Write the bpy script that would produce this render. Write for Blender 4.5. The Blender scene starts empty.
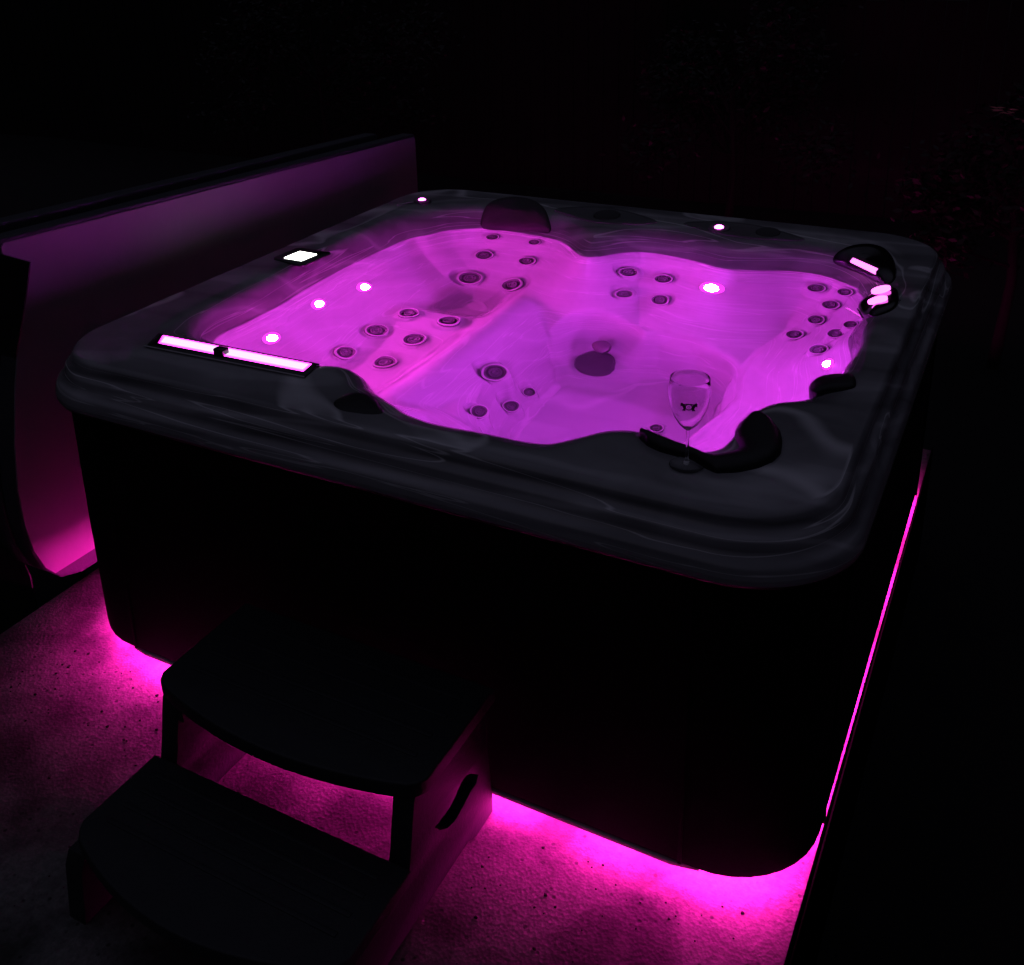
SKY=0.035
import numpy as np
W,D=2.137,2.085
CX,CY=1.07,1.04
ZR=.92; ZW=.83
def spline(P,n=8):
    P=np.array(P,float);out=[]
    N=len(P)
    for i in range(N):
        a,b,c,d=P[i-1],P[i],P[(i+1)%N],P[(i+2)%N]
        for k in range(n):
            t=k/n
            out.append(.5*((2*b)+(c-a)*t+(2*a-5*b+4*c-d)*t*t+(3*b-a-3*c+d)*t**3))
    return np.array(out)
def sdf(poly,X,Y):
    """signed distance, positive inside"""
    best=np.full(X.shape,1e9);ins=np.zeros(X.shape,bool)
    n=len(poly)
    for i in range(n):
        ax,ay=poly[i];bx,by=poly[(i+1)%n]
        dx,dy=bx-ax,by-ay;L=dx*dx+dy*dy+1e-12
        t=np.clip(((X-ax)*dx+(Y-ay)*dy)/L,0,1)
        d=(X-ax-t*dx)**2+(Y-ay-t*dy)**2
        best=np.minimum(best,d)
        if ay!=by:
            c=((ay>Y)!=(by>Y))&(X<dx*(Y-ay)/(by-ay)+ax)
            ins^=c
    d=np.sqrt(best)
    return np.where(ins,d,-d)
C0=spline([(.27,.29),(.50,.285),(.76,.28),(.815,.30),(.845,.305),(.885,.285),(.945,.228),(.985,.210),(1.05,.18),(1.12,.14),(1.22,.125),(1.344,.139),(1.441,.138),(1.505,.155),(1.547,.213),(1.585,.261),(1.634,.284),(1.68,.272),(1.735,.261),(1.80,.256),(1.845,.30),(1.845,.37),(1.845,.43),(1.856,.50),(1.886,.560),(1.95,.605),(2.0,.68),(2.015,.78),(2.012,.88),(2.005,1.0),(1.998,1.129),(2.02,1.22),(2.03,1.35),(2.03,1.5),(2.0,1.70),(1.94,1.85),(1.82,1.92),(1.64,1.935),(1.47,1.935),(1.30,1.94),(1.10,1.945),(.95,1.945),(.84,1.945),(.74,1.945),(.60,1.94),(.45,1.92),(.31,1.88),(.20,1.76),(.165,1.60),(.165,1.3),(.185,1.05),(.215,.8),(.215,.55),(.225,.38)])
C1=spline([(.33,.40),(.52,.375),(.78,.37),(.90,.36),(1.0,.29),(1.10,.24),(1.22,.21),(1.40,.21),(1.50,.24),(1.56,.32),(1.64,.36),(1.75,.315),(1.812,.36),(1.818,.45),(1.832,.545),(1.885,.625),(1.93,.72),(1.95,.80),(1.955,.90),(1.97,1.0),(1.955,1.104),(1.926,1.222),(1.93,1.35),(1.93,1.5),(1.899,1.606),(1.842,1.694),(1.741,1.759),(1.642,1.762),(1.52,1.715),(1.427,1.70),(1.298,1.75),(1.147,1.771),(1.067,1.74),(.987,1.65),(.925,1.65),(.84,1.74),(.767,1.786),(.604,1.819),(.46,1.822),(.34,1.755),(.285,1.65),(.242,1.558),(.229,1.229),(.24,.958),(.262,.768),(.262,.633),(.262,.50)])
FW=spline([(.90,1.34),(.86,1.15),(.87,.95),(.93,.75),(1.05,.60),(1.25,.52),(1.45,.55),(1.58,.72),(1.63,.92),(1.67,1.08),(1.655,1.18),(1.60,1.30),(1.49,1.38),(1.37,1.43),(1.24,1.39),(1.10,1.375),(.99,1.37)])
def smax(a,b,k):
    h=np.clip(.5+.5*(a-b)/k,0,1);return b+(a-b)*h+k*h*(1-h)
def smin(a,b,k): return -smax(-a,-b,k)
def sstep(a,b,x):
    t=np.clip((x-a)/(b-a),0,1);return t*t*(3-2*t)
def hfield(X,Y):
    X=np.asarray(X,float);Y=np.asarray(Y,float)
    d0=sdf(C0,X,Y);d1=sdf(C1,X,Y);dw=-sdf(FW,X,Y)
    # walls under the water line
    wall=np.interp(d1,[0,.03,.07,.13,.20,.28,.33,.38],[.83,.765,.68,.60,.52,.45,.36,.0])
    lf=np.interp(Y,[0,.45,.75,.92,1.05,1.15,1.22,1.32,1.42,1.6,2.2],[.50,.47,.455,.46,.49,.515,.50,.41,.365,.37,.42])
    seat=np.where(X>.8,.44,lf)
    seat=lf+(.44-lf)*sstep(.74,.84,X)
    di=-dw
    kl=sstep(1.15,.98,X)  # the left side of the well slopes gently, the rest is steep
    di=di/(1+1.6*kl)
    well=np.interp(di,[-.5,0,.02,.05,.08,.11],[1.2,.44,.40,.22,.165,.15])
    z=smin(seat,well,.03)
    rx=.785-.02*sstep(.9,.5,Y)+.0*Y
    ridge=.533-((X-rx-.012)/np.where(X>rx+.012,.098,.075))**2*.07
    ridge=np.where(np.abs(X-rx)>.25,0,ridge)*1.0
    z=smax(z,ridge,.05)
    z=smax(z,wall,.05)
    t=np.clip(d0/(d0-d1+1e-9),0,1)
    bk=sstep(1.55,1.75,Y)
    band=ZR-(ZR-.83)*(bk*(.22*t+.78*t**5)+(1-bk)*(.22*t+.78*t**3))
    z=np.where(d1>0,np.minimum(z,.83),np.where(d0>0,band,ZR))
    # rounded lip
    z=np.where(d0<=0,ZR-.004*np.exp(d0/.012),z)
    z=np.where((d0>0)&(d1<=0),z-.004*(1-t),z)
    return z
import bpy, bmesh, math, random
from mathutils import Vector, Matrix, Quaternion
S=bpy.context.scene
COL=S.collection
random.seed(7)
def R(a): return math.radians(a)

# ------------------------------------------------------------------ helpers
def tag(o,label=None,cat=None,group=None,kind=None):
    if label: o['label']=label
    if cat: o['category']=cat
    if group: o['group']=group
    if kind: o['kind']=kind
    return o
def empty(name,loc,label,cat,group=None):
    o=bpy.data.objects.new(name,None); COL.objects.link(o); o.location=loc; o.empty_display_size=.1
    return tag(o,label,cat,group)
def link(name,me,mat=None,parent=None,smooth=False):
    if mat is not None and len(me.materials)==0: me.materials.append(mat)
    if smooth:
        for p in me.polygons: p.use_smooth=True
    o=bpy.data.objects.new(name,me); COL.objects.link(o)
    if parent is not None:
        o.parent=parent
        # part meshes are written in scene coordinates, so cancel the offset of the thing
        off=Vector((0,0,0)); q=parent
        while q is not None: off+=q.location; q=q.parent
        o.location=-off
    return o
def mesh(name,V,F):
    me=bpy.data.meshes.new(name); me.from_pydata([tuple(v) for v in V],[],F); me.update(); return me
def from_bm(name,bm):
    me=bpy.data.meshes.new(name); bmesh.ops.recalc_face_normals(bm,faces=bm.faces); bm.to_mesh(me); bm.free(); return me
def smooth_angle(me,deg=35):
    for p in me.polygons: p.use_smooth=True
    try: me.set_sharp_from_angle(angle=R(deg))
    except Exception: pass
    return me
def box_bm(bm,x0,x1,y0,y1,z0,z1,bev=0,seg=2):
    b=bmesh.new(); bmesh.ops.create_cube(b,size=1)
    for v in b.verts:
        v.co=Vector(((x0+x1)/2+v.co.x*(x1-x0),(y0+y1)/2+v.co.y*(y1-y0),(z0+z1)/2+v.co.z*(z1-z0)))
    if bev: bmesh.ops.bevel(b,geom=b.edges[:],offset=bev,segments=seg,affect='EDGES',profile=.5)
    t=bpy.data.meshes.new('t'); b.to_mesh(t); b.free(); bm.from_mesh(t); bpy.data.meshes.remove(t)
def box(name,x0,x1,y0,y1,z0,z1,mat,parent=None,bev=.003):
    bm=bmesh.new(); box_bm(bm,x0,x1,y0,y1,z0,z1,bev); return link(name,smooth_angle(from_bm(name,bm)),mat,parent)
def lathe(name,prof,seg=32):
    """prof: (r,z) list, revolved about z"""
    V=[];F=[];n=len(prof)
    for k in range(seg):
        a=2*math.pi*k/seg
        for r,z in prof: V.append((r*math.cos(a),r*math.sin(a),z))
    for k in range(seg):
        for i in range(n-1):
            a=k*n+i; b=((k+1)%seg)*n+i
            F.append((a,b,b+1,a+1))
    bm=bmesh.new(); me=mesh(name,V,F); bm.from_mesh(me); bpy.data.meshes.remove(me)
    bmesh.ops.remove_doubles(bm,verts=bm.verts,dist=1e-6)
    return smooth_angle(from_bm(name,bm),40)
def prism(name,loops,depth,bev=0,res=1):
    """2D outlines (the first is the outer one, the others holes) extruded symmetrically along local z"""
    cu=bpy.data.curves.new(name,'CURVE'); cu.dimensions='2D'; cu.fill_mode='BOTH'
    for L in loops:
        s=cu.splines.new('POLY'); s.points.add(len(L)-1); s.use_cyclic_u=True
        for p,q in zip(s.points,L): p.co=(q[0],q[1],0,1)
    cu.extrude=depth/2-bev; cu.bevel_depth=bev; cu.bevel_resolution=res; cu.offset=-bev
    o=bpy.data.objects.new(name,cu); COL.objects.link(o)
    bpy.context.view_layer.update()
    me=bpy.data.meshes.new_from_object(o.evaluated_get(bpy.context.evaluated_depsgraph_get()))
    bpy.data.objects.remove(o); bpy.data.curves.remove(cu)
    me.materials.clear(); me.name=name
    bm=bmesh.new(); bm.from_mesh(me); bmesh.ops.remove_doubles(bm,verts=bm.verts,dist=1e-5); bmesh.ops.recalc_face_normals(bm,faces=bm.faces); bm.to_mesh(me); bm.free()
    return smooth_angle(me,40)
def cushion(name,outline,normal,h,under=.02,flat=.45):
    """a padded shape with the given 3-D outline, bulging h along normal"""
    P=[Vector(p) for p in spline3(outline,4)]; c=sum(P,Vector())/len(P); n=Vector(normal).normalized()
    V=[];F=[];m=len(P)
    rings=[(1.0,-under),(1.0,0.0)]
    for k in range(1,9):
        a=k/8*math.pi/2
        rings.append((1-(1-math.cos(a))*flat if k<8 else .35, h*math.sin(a)*.92))
    rings+= [(.35*.9,h*.94),(.2,h*.985),(.001,h)]
    rings=[(s,z) for s,z in rings]
    # sort outward to inward
    last=2
    for s,z in rings:
        for p in P: V.append(c+(p-c)*min(s,last)+n*z)
        last=min(s,last)
    for r in range(len(rings)-1):
        for i in range(m):
            F.append((r*m+i,r*m+(i+1)%m,(r+1)*m+(i+1)%m,(r+1)*m+i))
    F.append(tuple(reversed(range(m))))
    bm=bmesh.new(); me=mesh(name,V,F); bm.from_mesh(me); bpy.data.meshes.remove(me)
    bmesh.ops.remove_doubles(bm,verts=bm.verts,dist=1e-5)
    return smooth_angle(from_bm(name,bm),60)
def band_cushion(name,outer,inner,z0,z1,bulge=.012,n=40):
    """a curved padded band between two open 2-D lines of the same direction"""
    def res(L,n):
        L=[Vector(p) for p in L]; d=[0]
        for a,b in zip(L[:-1],L[1:]): d.append(d[-1]+(b-a).length)
        out=[]
        for k in range(n):
            t=d[-1]*k/(n-1); i=max(j for j in range(len(d)-1) if d[j]<=t+1e-9)
            out.append(L[i].lerp(L[i+1],(t-d[i])/max(1e-9,d[i+1]-d[i])))
        return out
    A=res(outer,n);B=res(inner,n);V=[];F=[];K=9
    for a,b in zip(A,B):
        V.append((a.x,a.y,z0))
        for k in range(K):
            t=k/(K-1); p=a.lerp(b,t); V.append((p.x,p.y,z1+bulge*math.sqrt(max(0,1-(2*t-1)**2))-bulge*.3*t))
        V.append((b.x,b.y,z0))
    m=K+2
    for i in range(n-1):
        for k in range(m-1): F.append((i*m+k,(i+1)*m+k,(i+1)*m+k+1,i*m+k+1))
        F.append((i*m+m-1,(i+1)*m+m-1,(i+1)*m,i*m))
    F.append(tuple(range(m))); F.append(tuple(reversed(range((n-1)*m,n*m))))
    bm=bmesh.new(); me=mesh(name,V,F); bm.from_mesh(me); bpy.data.meshes.remove(me)
    return smooth_angle(from_bm(name,bm),60)
def spline3(P,n):
    out=[];N=len(P)
    for i in range(N):
        a,b,c,d=[np.array(P[(i+k)%N],float) for k in (-1,0,1,2)]
        for k in range(n):
            t=k/n; out.append(tuple(.5*((2*b)+(c-a)*t+(2*a-5*b+4*c-d)*t*t+(3*b-a-3*c+d)*t**3)))
    return out
def tube(name,pts,r,seg=10,closed=False):
    cu=bpy.data.curves.new(name,'CURVE'); cu.dimensions='3D'; cu.bevel_depth=r if not hasattr(r,'__len__') else 1; cu.bevel_resolution=seg//4+1; cu.use_fill_caps=True
    s=cu.splines.new('POLY'); s.points.add(len(pts)-1); s.use_cyclic_u=closed
    for i,(p,q) in enumerate(zip(s.points,pts)):
        p.co=(q[0],q[1],q[2],1)
        if hasattr(r,'__len__'): p.radius=r[i]
    o=bpy.data.objects.new(name,cu); COL.objects.link(o); bpy.context.view_layer.update()
    me=bpy.data.meshes.new_from_object(o.evaluated_get(bpy.context.evaluated_depsgraph_get()))
    bpy.data.objects.remove(o); bpy.data.curves.remove(cu); me.materials.clear()
    for p in me.polygons: p.use_smooth=True
    return me

# ------------------------------------------------------------------ materials
def mat(name):
    m=bpy.data.materials.new(name); m.use_nodes=True; nt=m.node_tree
    return m,nt,nt.nodes['Principled BSDF']
def N(nt,t,**k):
    n=nt.nodes.new(t)
    for a,b in k.items():
        if a in n.inputs: n.inputs[a].default_value=b
        else: setattr(n,a,b)
    return n
def simple(name,col,rough=.5,metal=0,spec=.5,bump=0,bscale=60,coat=0,var=0):
    m,nt,b=mat(name)
    b.inputs['Base Color'].default_value=(*col,1); b.inputs['Roughness'].default_value=rough
    b.inputs['Metallic'].default_value=metal; b.inputs['Specular IOR Level'].default_value=spec; b.inputs['Coat Weight'].default_value=coat
    tc=N(nt,'ShaderNodeTexCoord')
    if var:
        n=N(nt,'ShaderNodeTexNoise',Scale=bscale*.2,Detail=6); nt.links.new(tc.outputs['Object'],n.inputs['Vector'])
        r=N(nt,'ShaderNodeMapRange'); r.inputs['To Min'].default_value=1-var; r.inputs['To Max'].default_value=1+var
        nt.links.new(n.outputs['Fac'],r.inputs['Value'])
        mx=N(nt,'ShaderNodeVectorMath',operation='SCALE'); mx.inputs[0].default_value=col; nt.links.new(r.outputs[0],mx.inputs['Scale']); nt.links.new(mx.outputs[0],b.inputs['Base Color'])
    if bump:
        n=N(nt,'ShaderNodeTexNoise',Scale=bscale,Detail=8); nt.links.new(tc.outputs['Object'],n.inputs['Vector'])
        bp=N(nt,'ShaderNodeBump',Strength=bump,Distance=.004); nt.links.new(n.outputs['Fac'],bp.inputs['Height']); nt.links.new(bp.outputs[0],b.inputs['Normal'])
    return m
def emit(name,col,strength):
    m,nt,b=mat(name); nt.nodes.remove(b)
    e=N(nt,'ShaderNodeEmission'); e.inputs['Color'].default_value=(*col,1); e.inputs['Strength'].default_value=strength
    nt.links.new(e.outputs[0],nt.nodes['Material Output'].inputs['Surface']); return m

def shell_material():
    m,nt,b=mat('marbled_acrylic')
    tc=N(nt,'ShaderNodeTexCoord')
    mp=N(nt,'ShaderNodeMapping'); mp.inputs['Rotation'].default_value=(.25,.2,.35); mp.inputs['Scale'].default_value=(1,3.2,3.6)
    nt.links.new(tc.outputs['Object'],mp.inputs['Vector'])
    n0=N(nt,'ShaderNodeTexNoise',Scale=.9,Detail=2,Distortion=.6); nt.links.new(mp.outputs[0],n0.inputs['Vector'])
    v=N(nt,'ShaderNodeTexWave',Scale=.9,Distortion=9.0,Detail=3.0); v.inputs['Detail Scale'].default_value=.9; v.bands_direction='Z'
    nt.links.new(mp.outputs[0],v.inputs['Vector'])
    r=N(nt,'ShaderNodeValToRGB'); cr=r.color_ramp
    cr.elements[0].position=0; cr.elements[0].color=(.20,.20,.21,1)
    cr.elements[1].position=1; cr.elements[1].color=(.50,.50,.52,1)
    e=cr.elements.new(.12); e.color=(.27,.27,.28,1); e=cr.elements.new(.8); e.color=(.335,.335,.35,1); e=cr.elements.new(.9); e.color=(.36,.36,.375,1)
    nt.links.new(v.outputs['Fac'],r.inputs['Fac'])
    n1=N(nt,'ShaderNodeTexNoise',Scale=3.0,Detail=7,Distortion=1.2); nt.links.new(tc.outputs['Object'],n1.inputs['Vector'])
    mr=N(nt,'ShaderNodeMapRange'); mr.inputs['From Min'].default_value=.3; mr.inputs['From Max'].default_value=.7; mr.inputs['To Min'].default_value=.62; mr.inputs['To Max'].default_value=1.0
    nt.links.new(n1.outputs['Fac'],mr.inputs['Value'])
    s=N(nt,'ShaderNodeVectorMath',operation='SCALE'); nt.links.new(r.outputs['Color'],s.inputs[0]); nt.links.new(mr.outputs[0],s.inputs['Scale'])
    sp=N(nt,'ShaderNodeSeparateXYZ'); nt.links.new(tc.outputs['Object'],sp.inputs[0])
    zr=N(nt,'ShaderNodeMapRange'); zr.inputs['From Min'].default_value=.76; zr.inputs['From Max'].default_value=.86; zr.inputs['To Min'].default_value=.15; nt.links.new(sp.outputs['Z'],zr.inputs['Value'])
    # thin pale flowing veins
    mp2=N(nt,'ShaderNodeMapping'); mp2.inputs['Scale'].default_value=(.30,.30,8.5); mp2.inputs['Rotation'].default_value=(.12,.10,.3); nt.links.new(tc.outputs['Object'],mp2.inputs['Vector'])
    n3=N(nt,'ShaderNodeTexNoise',Scale=3.2,Detail=2.5,Distortion=.9); nt.links.new(mp2.outputs[0],n3.inputs['Vector'])
    sb=N(nt,'ShaderNodeMath',operation='SUBTRACT'); sb.inputs[1].default_value=.5; nt.links.new(n3.outputs['Fac'],sb.inputs[0])
    ab=N(nt,'ShaderNodeMath',operation='ABSOLUTE'); nt.links.new(sb.outputs[0],ab.inputs[0])
    vr=N(nt,'ShaderNodeMapRange'); vr.interpolation_type='SMOOTHSTEP'; vr.inputs['From Min'].default_value=.0; vr.inputs['From Max'].default_value=.016; vr.inputs['To Min'].default_value=.42; vr.inputs['To Max'].default_value=0; nt.links.new(ab.outputs[0],vr.inputs['Value'])
    va=N(nt,'ShaderNodeVectorMath',operation='ADD'); cv_=N(nt,'ShaderNodeCombineXYZ')
    for q in range(3): nt.links.new(vr.outputs[0],cv_.inputs[q])
    nt.links.new(s.outputs[0],va.inputs[0]); nt.links.new(cv_.outputs[0],va.inputs[1]); s=va
    mxx=N(nt,'ShaderNodeMix',data_type='RGBA'); mxx.inputs[6].default_value=(.36,.36,.375,1); nt.links.new(zr.outputs[0],mxx.inputs[0]); nt.links.new(s.outputs[0],mxx.inputs[7])
    nt.links.new(mxx.outputs[2],b.inputs['Base Color'])
    b.inputs['Roughness'].default_value=.22; b.inputs['Specular IOR Level'].default_value=.5; b.inputs['Coat Weight'].default_value=.35; b.inputs['Coat Roughness'].default_value=.08
    nb=N(nt,'ShaderNodeTexNoise',Scale=14,Detail=2); nt.links.new(tc.outputs['Object'],nb.inputs['Vector'])
    bp=N(nt,'ShaderNodeBump',Strength=.12,Distance=.01); nt.links.new(nb.outputs['Fac'],bp.inputs['Height']); nt.links.new(bp.outputs[0],b.inputs['Normal'])
    return m
def concrete_material():
    m,nt,b=mat('worn_concrete')
    tc=N(nt,'ShaderNodeTexCoord'); L=nt.links.new
    big=N(nt,'ShaderNodeTexNoise',Scale=4.2,Detail=10,Distortion=.3); L(tc.outputs['Object'],big.inputs['Vector'])
    fine=N(nt,'ShaderNodeTexNoise',Scale=55,Detail=8); fine.inputs['Roughness'].default_value=.75; L(tc.outputs['Object'],fine.inputs['Vector'])
    vo=N(nt,'ShaderNodeTexVoronoi',Scale=130); L(tc.outputs['Object'],vo.inputs['Vector'])
    pit=N(nt,'ShaderNodeTexVoronoi',Scale=28); pit.inputs['Randomness'].default_value=1; L(tc.outputs['Object'],pit.inputs['Vector'])
    r1=N(nt,'ShaderNodeValToRGB'); r1.color_ramp.elements[0].position=.38; r1.color_ramp.elements[0].color=(.035,.035,.032,1); r1.color_ramp.elements[1].position=.60; r1.color_ramp.elements[1].color=(.18,.175,.165,1); L(big.outputs['Fac'],r1.inputs['Fac'])
    r2=N(nt,'ShaderNodeMapRange'); r2.inputs['From Min'].default_value=.35; r2.inputs['From Max'].default_value=.65; r2.inputs['To Min'].default_value=.55; r2.inputs['To Max'].default_value=1.25; L(fine.outputs['Fac'],r2.inputs['Value'])
    s=N(nt,'ShaderNodeVectorMath',operation='SCALE'); L(r1.outputs['Color'],s.inputs[0]); L(r2.outputs[0],s.inputs['Scale'])
    pr=N(nt,'ShaderNodeMapRange'); pr.inputs['From Min'].default_value=.08; pr.inputs['From Max'].default_value=.16; pr.inputs['To Min'].default_value=.3; pr.inputs['To Max'].default_value=1; L(pit.outputs['Distance'],pr.inputs['Value'])
    s2=N(nt,'ShaderNodeVectorMath',operation='SCALE'); L(s.outputs[0],s2.inputs[0]); L(pr.outputs[0],s2.inputs['Scale'])
    L(s2.outputs[0],b.inputs['Base Color']); b.inputs['Roughness'].default_value=.85
    ad=N(nt,'ShaderNodeMath',operation='ADD'); L(fine.outputs['Fac'],ad.inputs[0]); L(vo.outputs['Distance'],ad.inputs[1])
    ad2=N(nt,'ShaderNodeMath',operation='ADD'); L(ad.outputs[0],ad2.inputs[0]); L(pr.outputs[0],ad2.inputs[1])
    bp=N(nt,'ShaderNodeBump',Strength=.32,Distance=.003); L(ad2.outputs[0],bp.inputs['Height']); L(bp.outputs[0],b.inputs['Normal'])
    return m
def water_material():
    m,nt,b=mat('tub_water'); L=nt.links.new
    b.inputs['Base Color'].default_value=(1,1,1,1); b.inputs['Roughness'].default_value=0; b.inputs['IOR'].default_value=1.33; b.inputs['Transmission Weight'].default_value=1
    tc=N(nt,'ShaderNodeTexCoord')
    n=N(nt,'ShaderNodeTexNoise',Scale=5,Detail=2,Distortion=1.0); L(tc.outputs['Object'],n.inputs['Vector'])
    bp=N(nt,'ShaderNodeBump',Strength=.05,Distance=.012); L(n.outputs['Fac'],bp.inputs['Height']); L(bp.outputs[0],b.inputs['Normal'])
    return m
def glass_material():
    m,nt,b=mat('clear_glass'); b.inputs['Base Color'].default_value=(.94,.94,.95,1); b.inputs['Roughness'].default_value=.07; b.inputs['IOR'].default_value=1.46; b.inputs['Transmission Weight'].default_value=1
    return m
M=dict(
 shell=shell_material(), concrete=concrete_material(), water=water_material(), glass=glass_material(),
 cabinet=simple('black_cabinet',(.0025,.0022,.0022),.75,spec=.12,bump=.2,bscale=90,var=.3),
 pillow=simple('black_foam',(.010,.009,.010),.42,bump=.15,bscale=160),
 softpillow=simple('brown_black_foam',(.035,.028,.03),.55,bump=.2,bscale=160),
 gloss=simple('black_gloss',(.012,.010,.012),.10,coat=.5),
 jet=simple('dark_grey_plastic',(.075,.07,.08),.22,coat=.3),
 jetring=simple('jet_ring_plastic',(.50,.48,.50),.14,metal=.25,coat=.3),
 chrome=simple('chrome',(.55,.55,.58),.15,metal=1),
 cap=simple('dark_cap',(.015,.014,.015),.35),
 recess=simple('slate_recess',(.10,.10,.105),.35,var=.2),
 step=simple('black_resin',(.017,.020,.022),.55,bump=.25,bscale=120,var=.25),
 vinyl=simple('dark_grey_vinyl',(.045,.048,.055),.5,bump=.15,bscale=200),
 liner=simple('pale_vinyl_lining',(.23,.23,.245),.5,bump=.25,bscale=30,var=.12),
 tarp=simple('black_fabric',(.006,.006,.007),.7,bump=.3,bscale=30),
 soil=simple('dark_ground',(.0035,.0035,.0032),.95,bump=.8,bscale=12,var=.5),
 metal=simple('dark_metal',(.04,.04,.042),.4,metal=.8),
 print=simple('dark_print',(.02,.016,.02),.5),
 bark=simple('bark',(.003,.003,.003),.9,bump=.8,bscale=40,var=.3),
 leaf=simple('dark_leaf',(.003,.006,.002),.6,var=.4),
 redleaf=simple('red_leaf',(.5,.12,.12),.5,var=.3),
 wood=simple('dark_timber',(.0012,.0016,.0016),.8,bump=.5,bscale=30,var=.4),
 lampw=emit('underwater_lamp_light',(.76,.052,1.0),2250),
 lampp=emit('pink_lamp_light',(1,.045,.80),1350),
 rimlight=emit('rim_lamp_light',(1,.10,.85),26),
 bar=emit('waterfall_light',(1,.035,.85),9),
 barcore=emit('waterfall_light_core',(1,.62,1),1.4),
 spoutlight=emit('spout_light',(1,.14,.85),3.6),
 void=simple('black_board',(.0015,.0015,.0015),1.0,spec=0),
 drain=simple('grey_drain_plastic',(.055,.05,.06),.35),
 glowring=emit('lens_glow_ring',(1,.05,.9),1.6),  # emissive ring imitating the soft glow around each underwater lens
 screen=emit('screen_light',(.93,1,.90),8),
 strip=emit('led_strip_light',(1,.014,.45),150),
)
# ------------------------------------------------------------------ hot tub
tub=empty('hot_tub',(0,0,0),'square hot tub with dark marbled rim and black cabinet, glowing magenta inside','hot tub')

def rbox_r(theta,inset,r):
    """distance from the tub centre to the rounded outline in direction theta (vectorised)"""
    hx=W/2-inset; hy=D/2-inset; cx,cy=W/2,D/2
    dx,dy=np.cos(theta),np.sin(theta); ox,oy=CX-cx,CY-cy
    lo=np.zeros_like(theta); hi=np.full_like(theta,3.0)
    for _ in range(40):
        m=(lo+hi)/2; px=np.abs(ox+dx*m)-hx+r; py=np.abs(oy+dy*m)-hy+r
        d=np.hypot(np.maximum(px,0),np.maximum(py,0))+np.minimum(np.maximum(px,py),0)-r
        lo=np.where(d<0,m,lo); hi=np.where(d<0,hi,m)
    return lo
def outline(inset,r,n=160):
    th=np.linspace(0,2*np.pi,n,endpoint=False); rr_=rbox_r(th,inset,r)
    return CX+rr_*np.cos(th),CY+rr_*np.sin(th)

NT,NR=860,250
th=np.linspace(0,2*np.pi,NT,endpoint=False)
R0=rbox_r(th,.066,.2085)
tt=np.linspace(0,1,NR+1)[1:]
tt=tt**.80
X=CX+np.outer(R0*np.cos(th),tt); Y=CY+np.outer(R0*np.sin(th),tt)
Z=hfield(X,Y)
HF0=hfield
def normal_at(x,y,e=.012):
    gx=float(HF0(np.array([x+e]),np.array([y]))[0]-HF0(np.array([x-e]),np.array([y]))[0])/(2*e)
    gy=float(HF0(np.array([x]),np.array([y+e]))[0]-HF0(np.array([x]),np.array([y-e]))[0])/(2*e)
    return Vector((-gx,-gy,1)).normalized()
JETS=[# x, y, z, radius
 (0.498,1.796,.759,.027),(0.686,1.782,.778,.025),(0.507,1.711,.616,.036),(0.697,1.697,.633,.035),(0.514,1.576,.484,.046),(0.705,1.562,.501,.045),
 (0.508,1.158,.513,.036),(0.668,1.154,.513,.038),(0.476,1.004,.493,.037),(0.624,1.008,.479,.037),(0.483,.813,.497,.037),(0.619,.839,.456,.037),
 (0.933,.969,.400,.042),(1.010,1.056,.215,.020),(1.006,.937,.228,.028),(1.0,.742,.384,.025),
 (1.1,1.678,.685,.033),(1.232,1.681,.661,.032),(1.126,1.572,.571,.031),(1.255,1.585,.553,.031),
 (1.743,1.715,.741,.030),(1.842,1.666,.787,.026),(1.808,1.631,.686,.029),(1.778,1.565,.602,.029),(1.73,1.497,.522,.029),(1.875,1.373,.71,.030),(1.844,1.277,.664,.030),(1.909,1.391,.781,.024),
 (1.43,1.067,.149,.022)]
PADS=[]
for k,(x,y,z,r) in enumerate(JETS):
    nn=normal_at(x,y,max(.02,r*.8)); wgt=.55 if (16<=k<28 or k<4) else .3
    if 12<=k<16: wgt=.6
    if 6<=k<12: wgt=.1
    nn=(nn*(1-wgt)+Vector((0,-.55,.83))*wgt).normalized(); r*=1.08
    PADS.append((x,y,z,r,nn))
DRAINS=[(1.129,1.317,.222,.068,Vector((0,-.45,.89)).normalized()),(1.138,1.342,.333,.033,Vector((0,-.75,.66)).normalized())]
# moulded pads: the shell turns flat under each jet, facing the bather
for x,y,z,r,nn in PADS+DRAINS[:1]:
    dx=X-x;dy=Y-y; plane=z-(nn.x*dx+nn.y*dy)/nn.z
    dd=np.sqrt(dx*dx+dy*dy+(plane-z)**2); wq=sstep((2.5 if r>.06 else 1.6)*r,(.95 if r>.06 else 1.1)*r,dd)
    Z=Z*(1-wq)+plane*wq
prof=[(.060,.9195,.2085),(.054,.9165,.212),(.0495,.910,.214),(.047,.898,.216),(.044,.887,.218),(.036,.8825,.223),(.030,.879,.227),(.0265,.872,.229),(.024,.856,.231),(.020,.846,.233),(.0125,.841,.238),(.0065,.837,.241),(.003,.829,.243),(.0,.812,.245),(.0,.800,.245),(.004,.792,.243),(.012,.7885,.238),(.035,.787,.225)]
cols_x=[X];cols_y=[Y];cols_z=[Z]
PX=[];PY=[];PZ=[]
for ins,z,r in prof:
    rr_=rbox_r(th,ins,r); PX.append(CX+rr_*np.cos(th)); PY.append(CY+rr_*np.sin(th)); PZ.append(np.full(NT,z))
AX=np.concatenate([X,np.array(PX).T],1); AY=np.concatenate([Y,np.array(PY).T],1); AZ=np.concatenate([Z,np.array(PZ).T],1)
n=AX.shape[1]
V=np.stack([AX,AY,AZ],2).reshape(-1,3)
V=np.concatenate([V,[[CX,CY,float(hfield(np.array([CX]),np.array([CY]))[0])]]])
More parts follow.
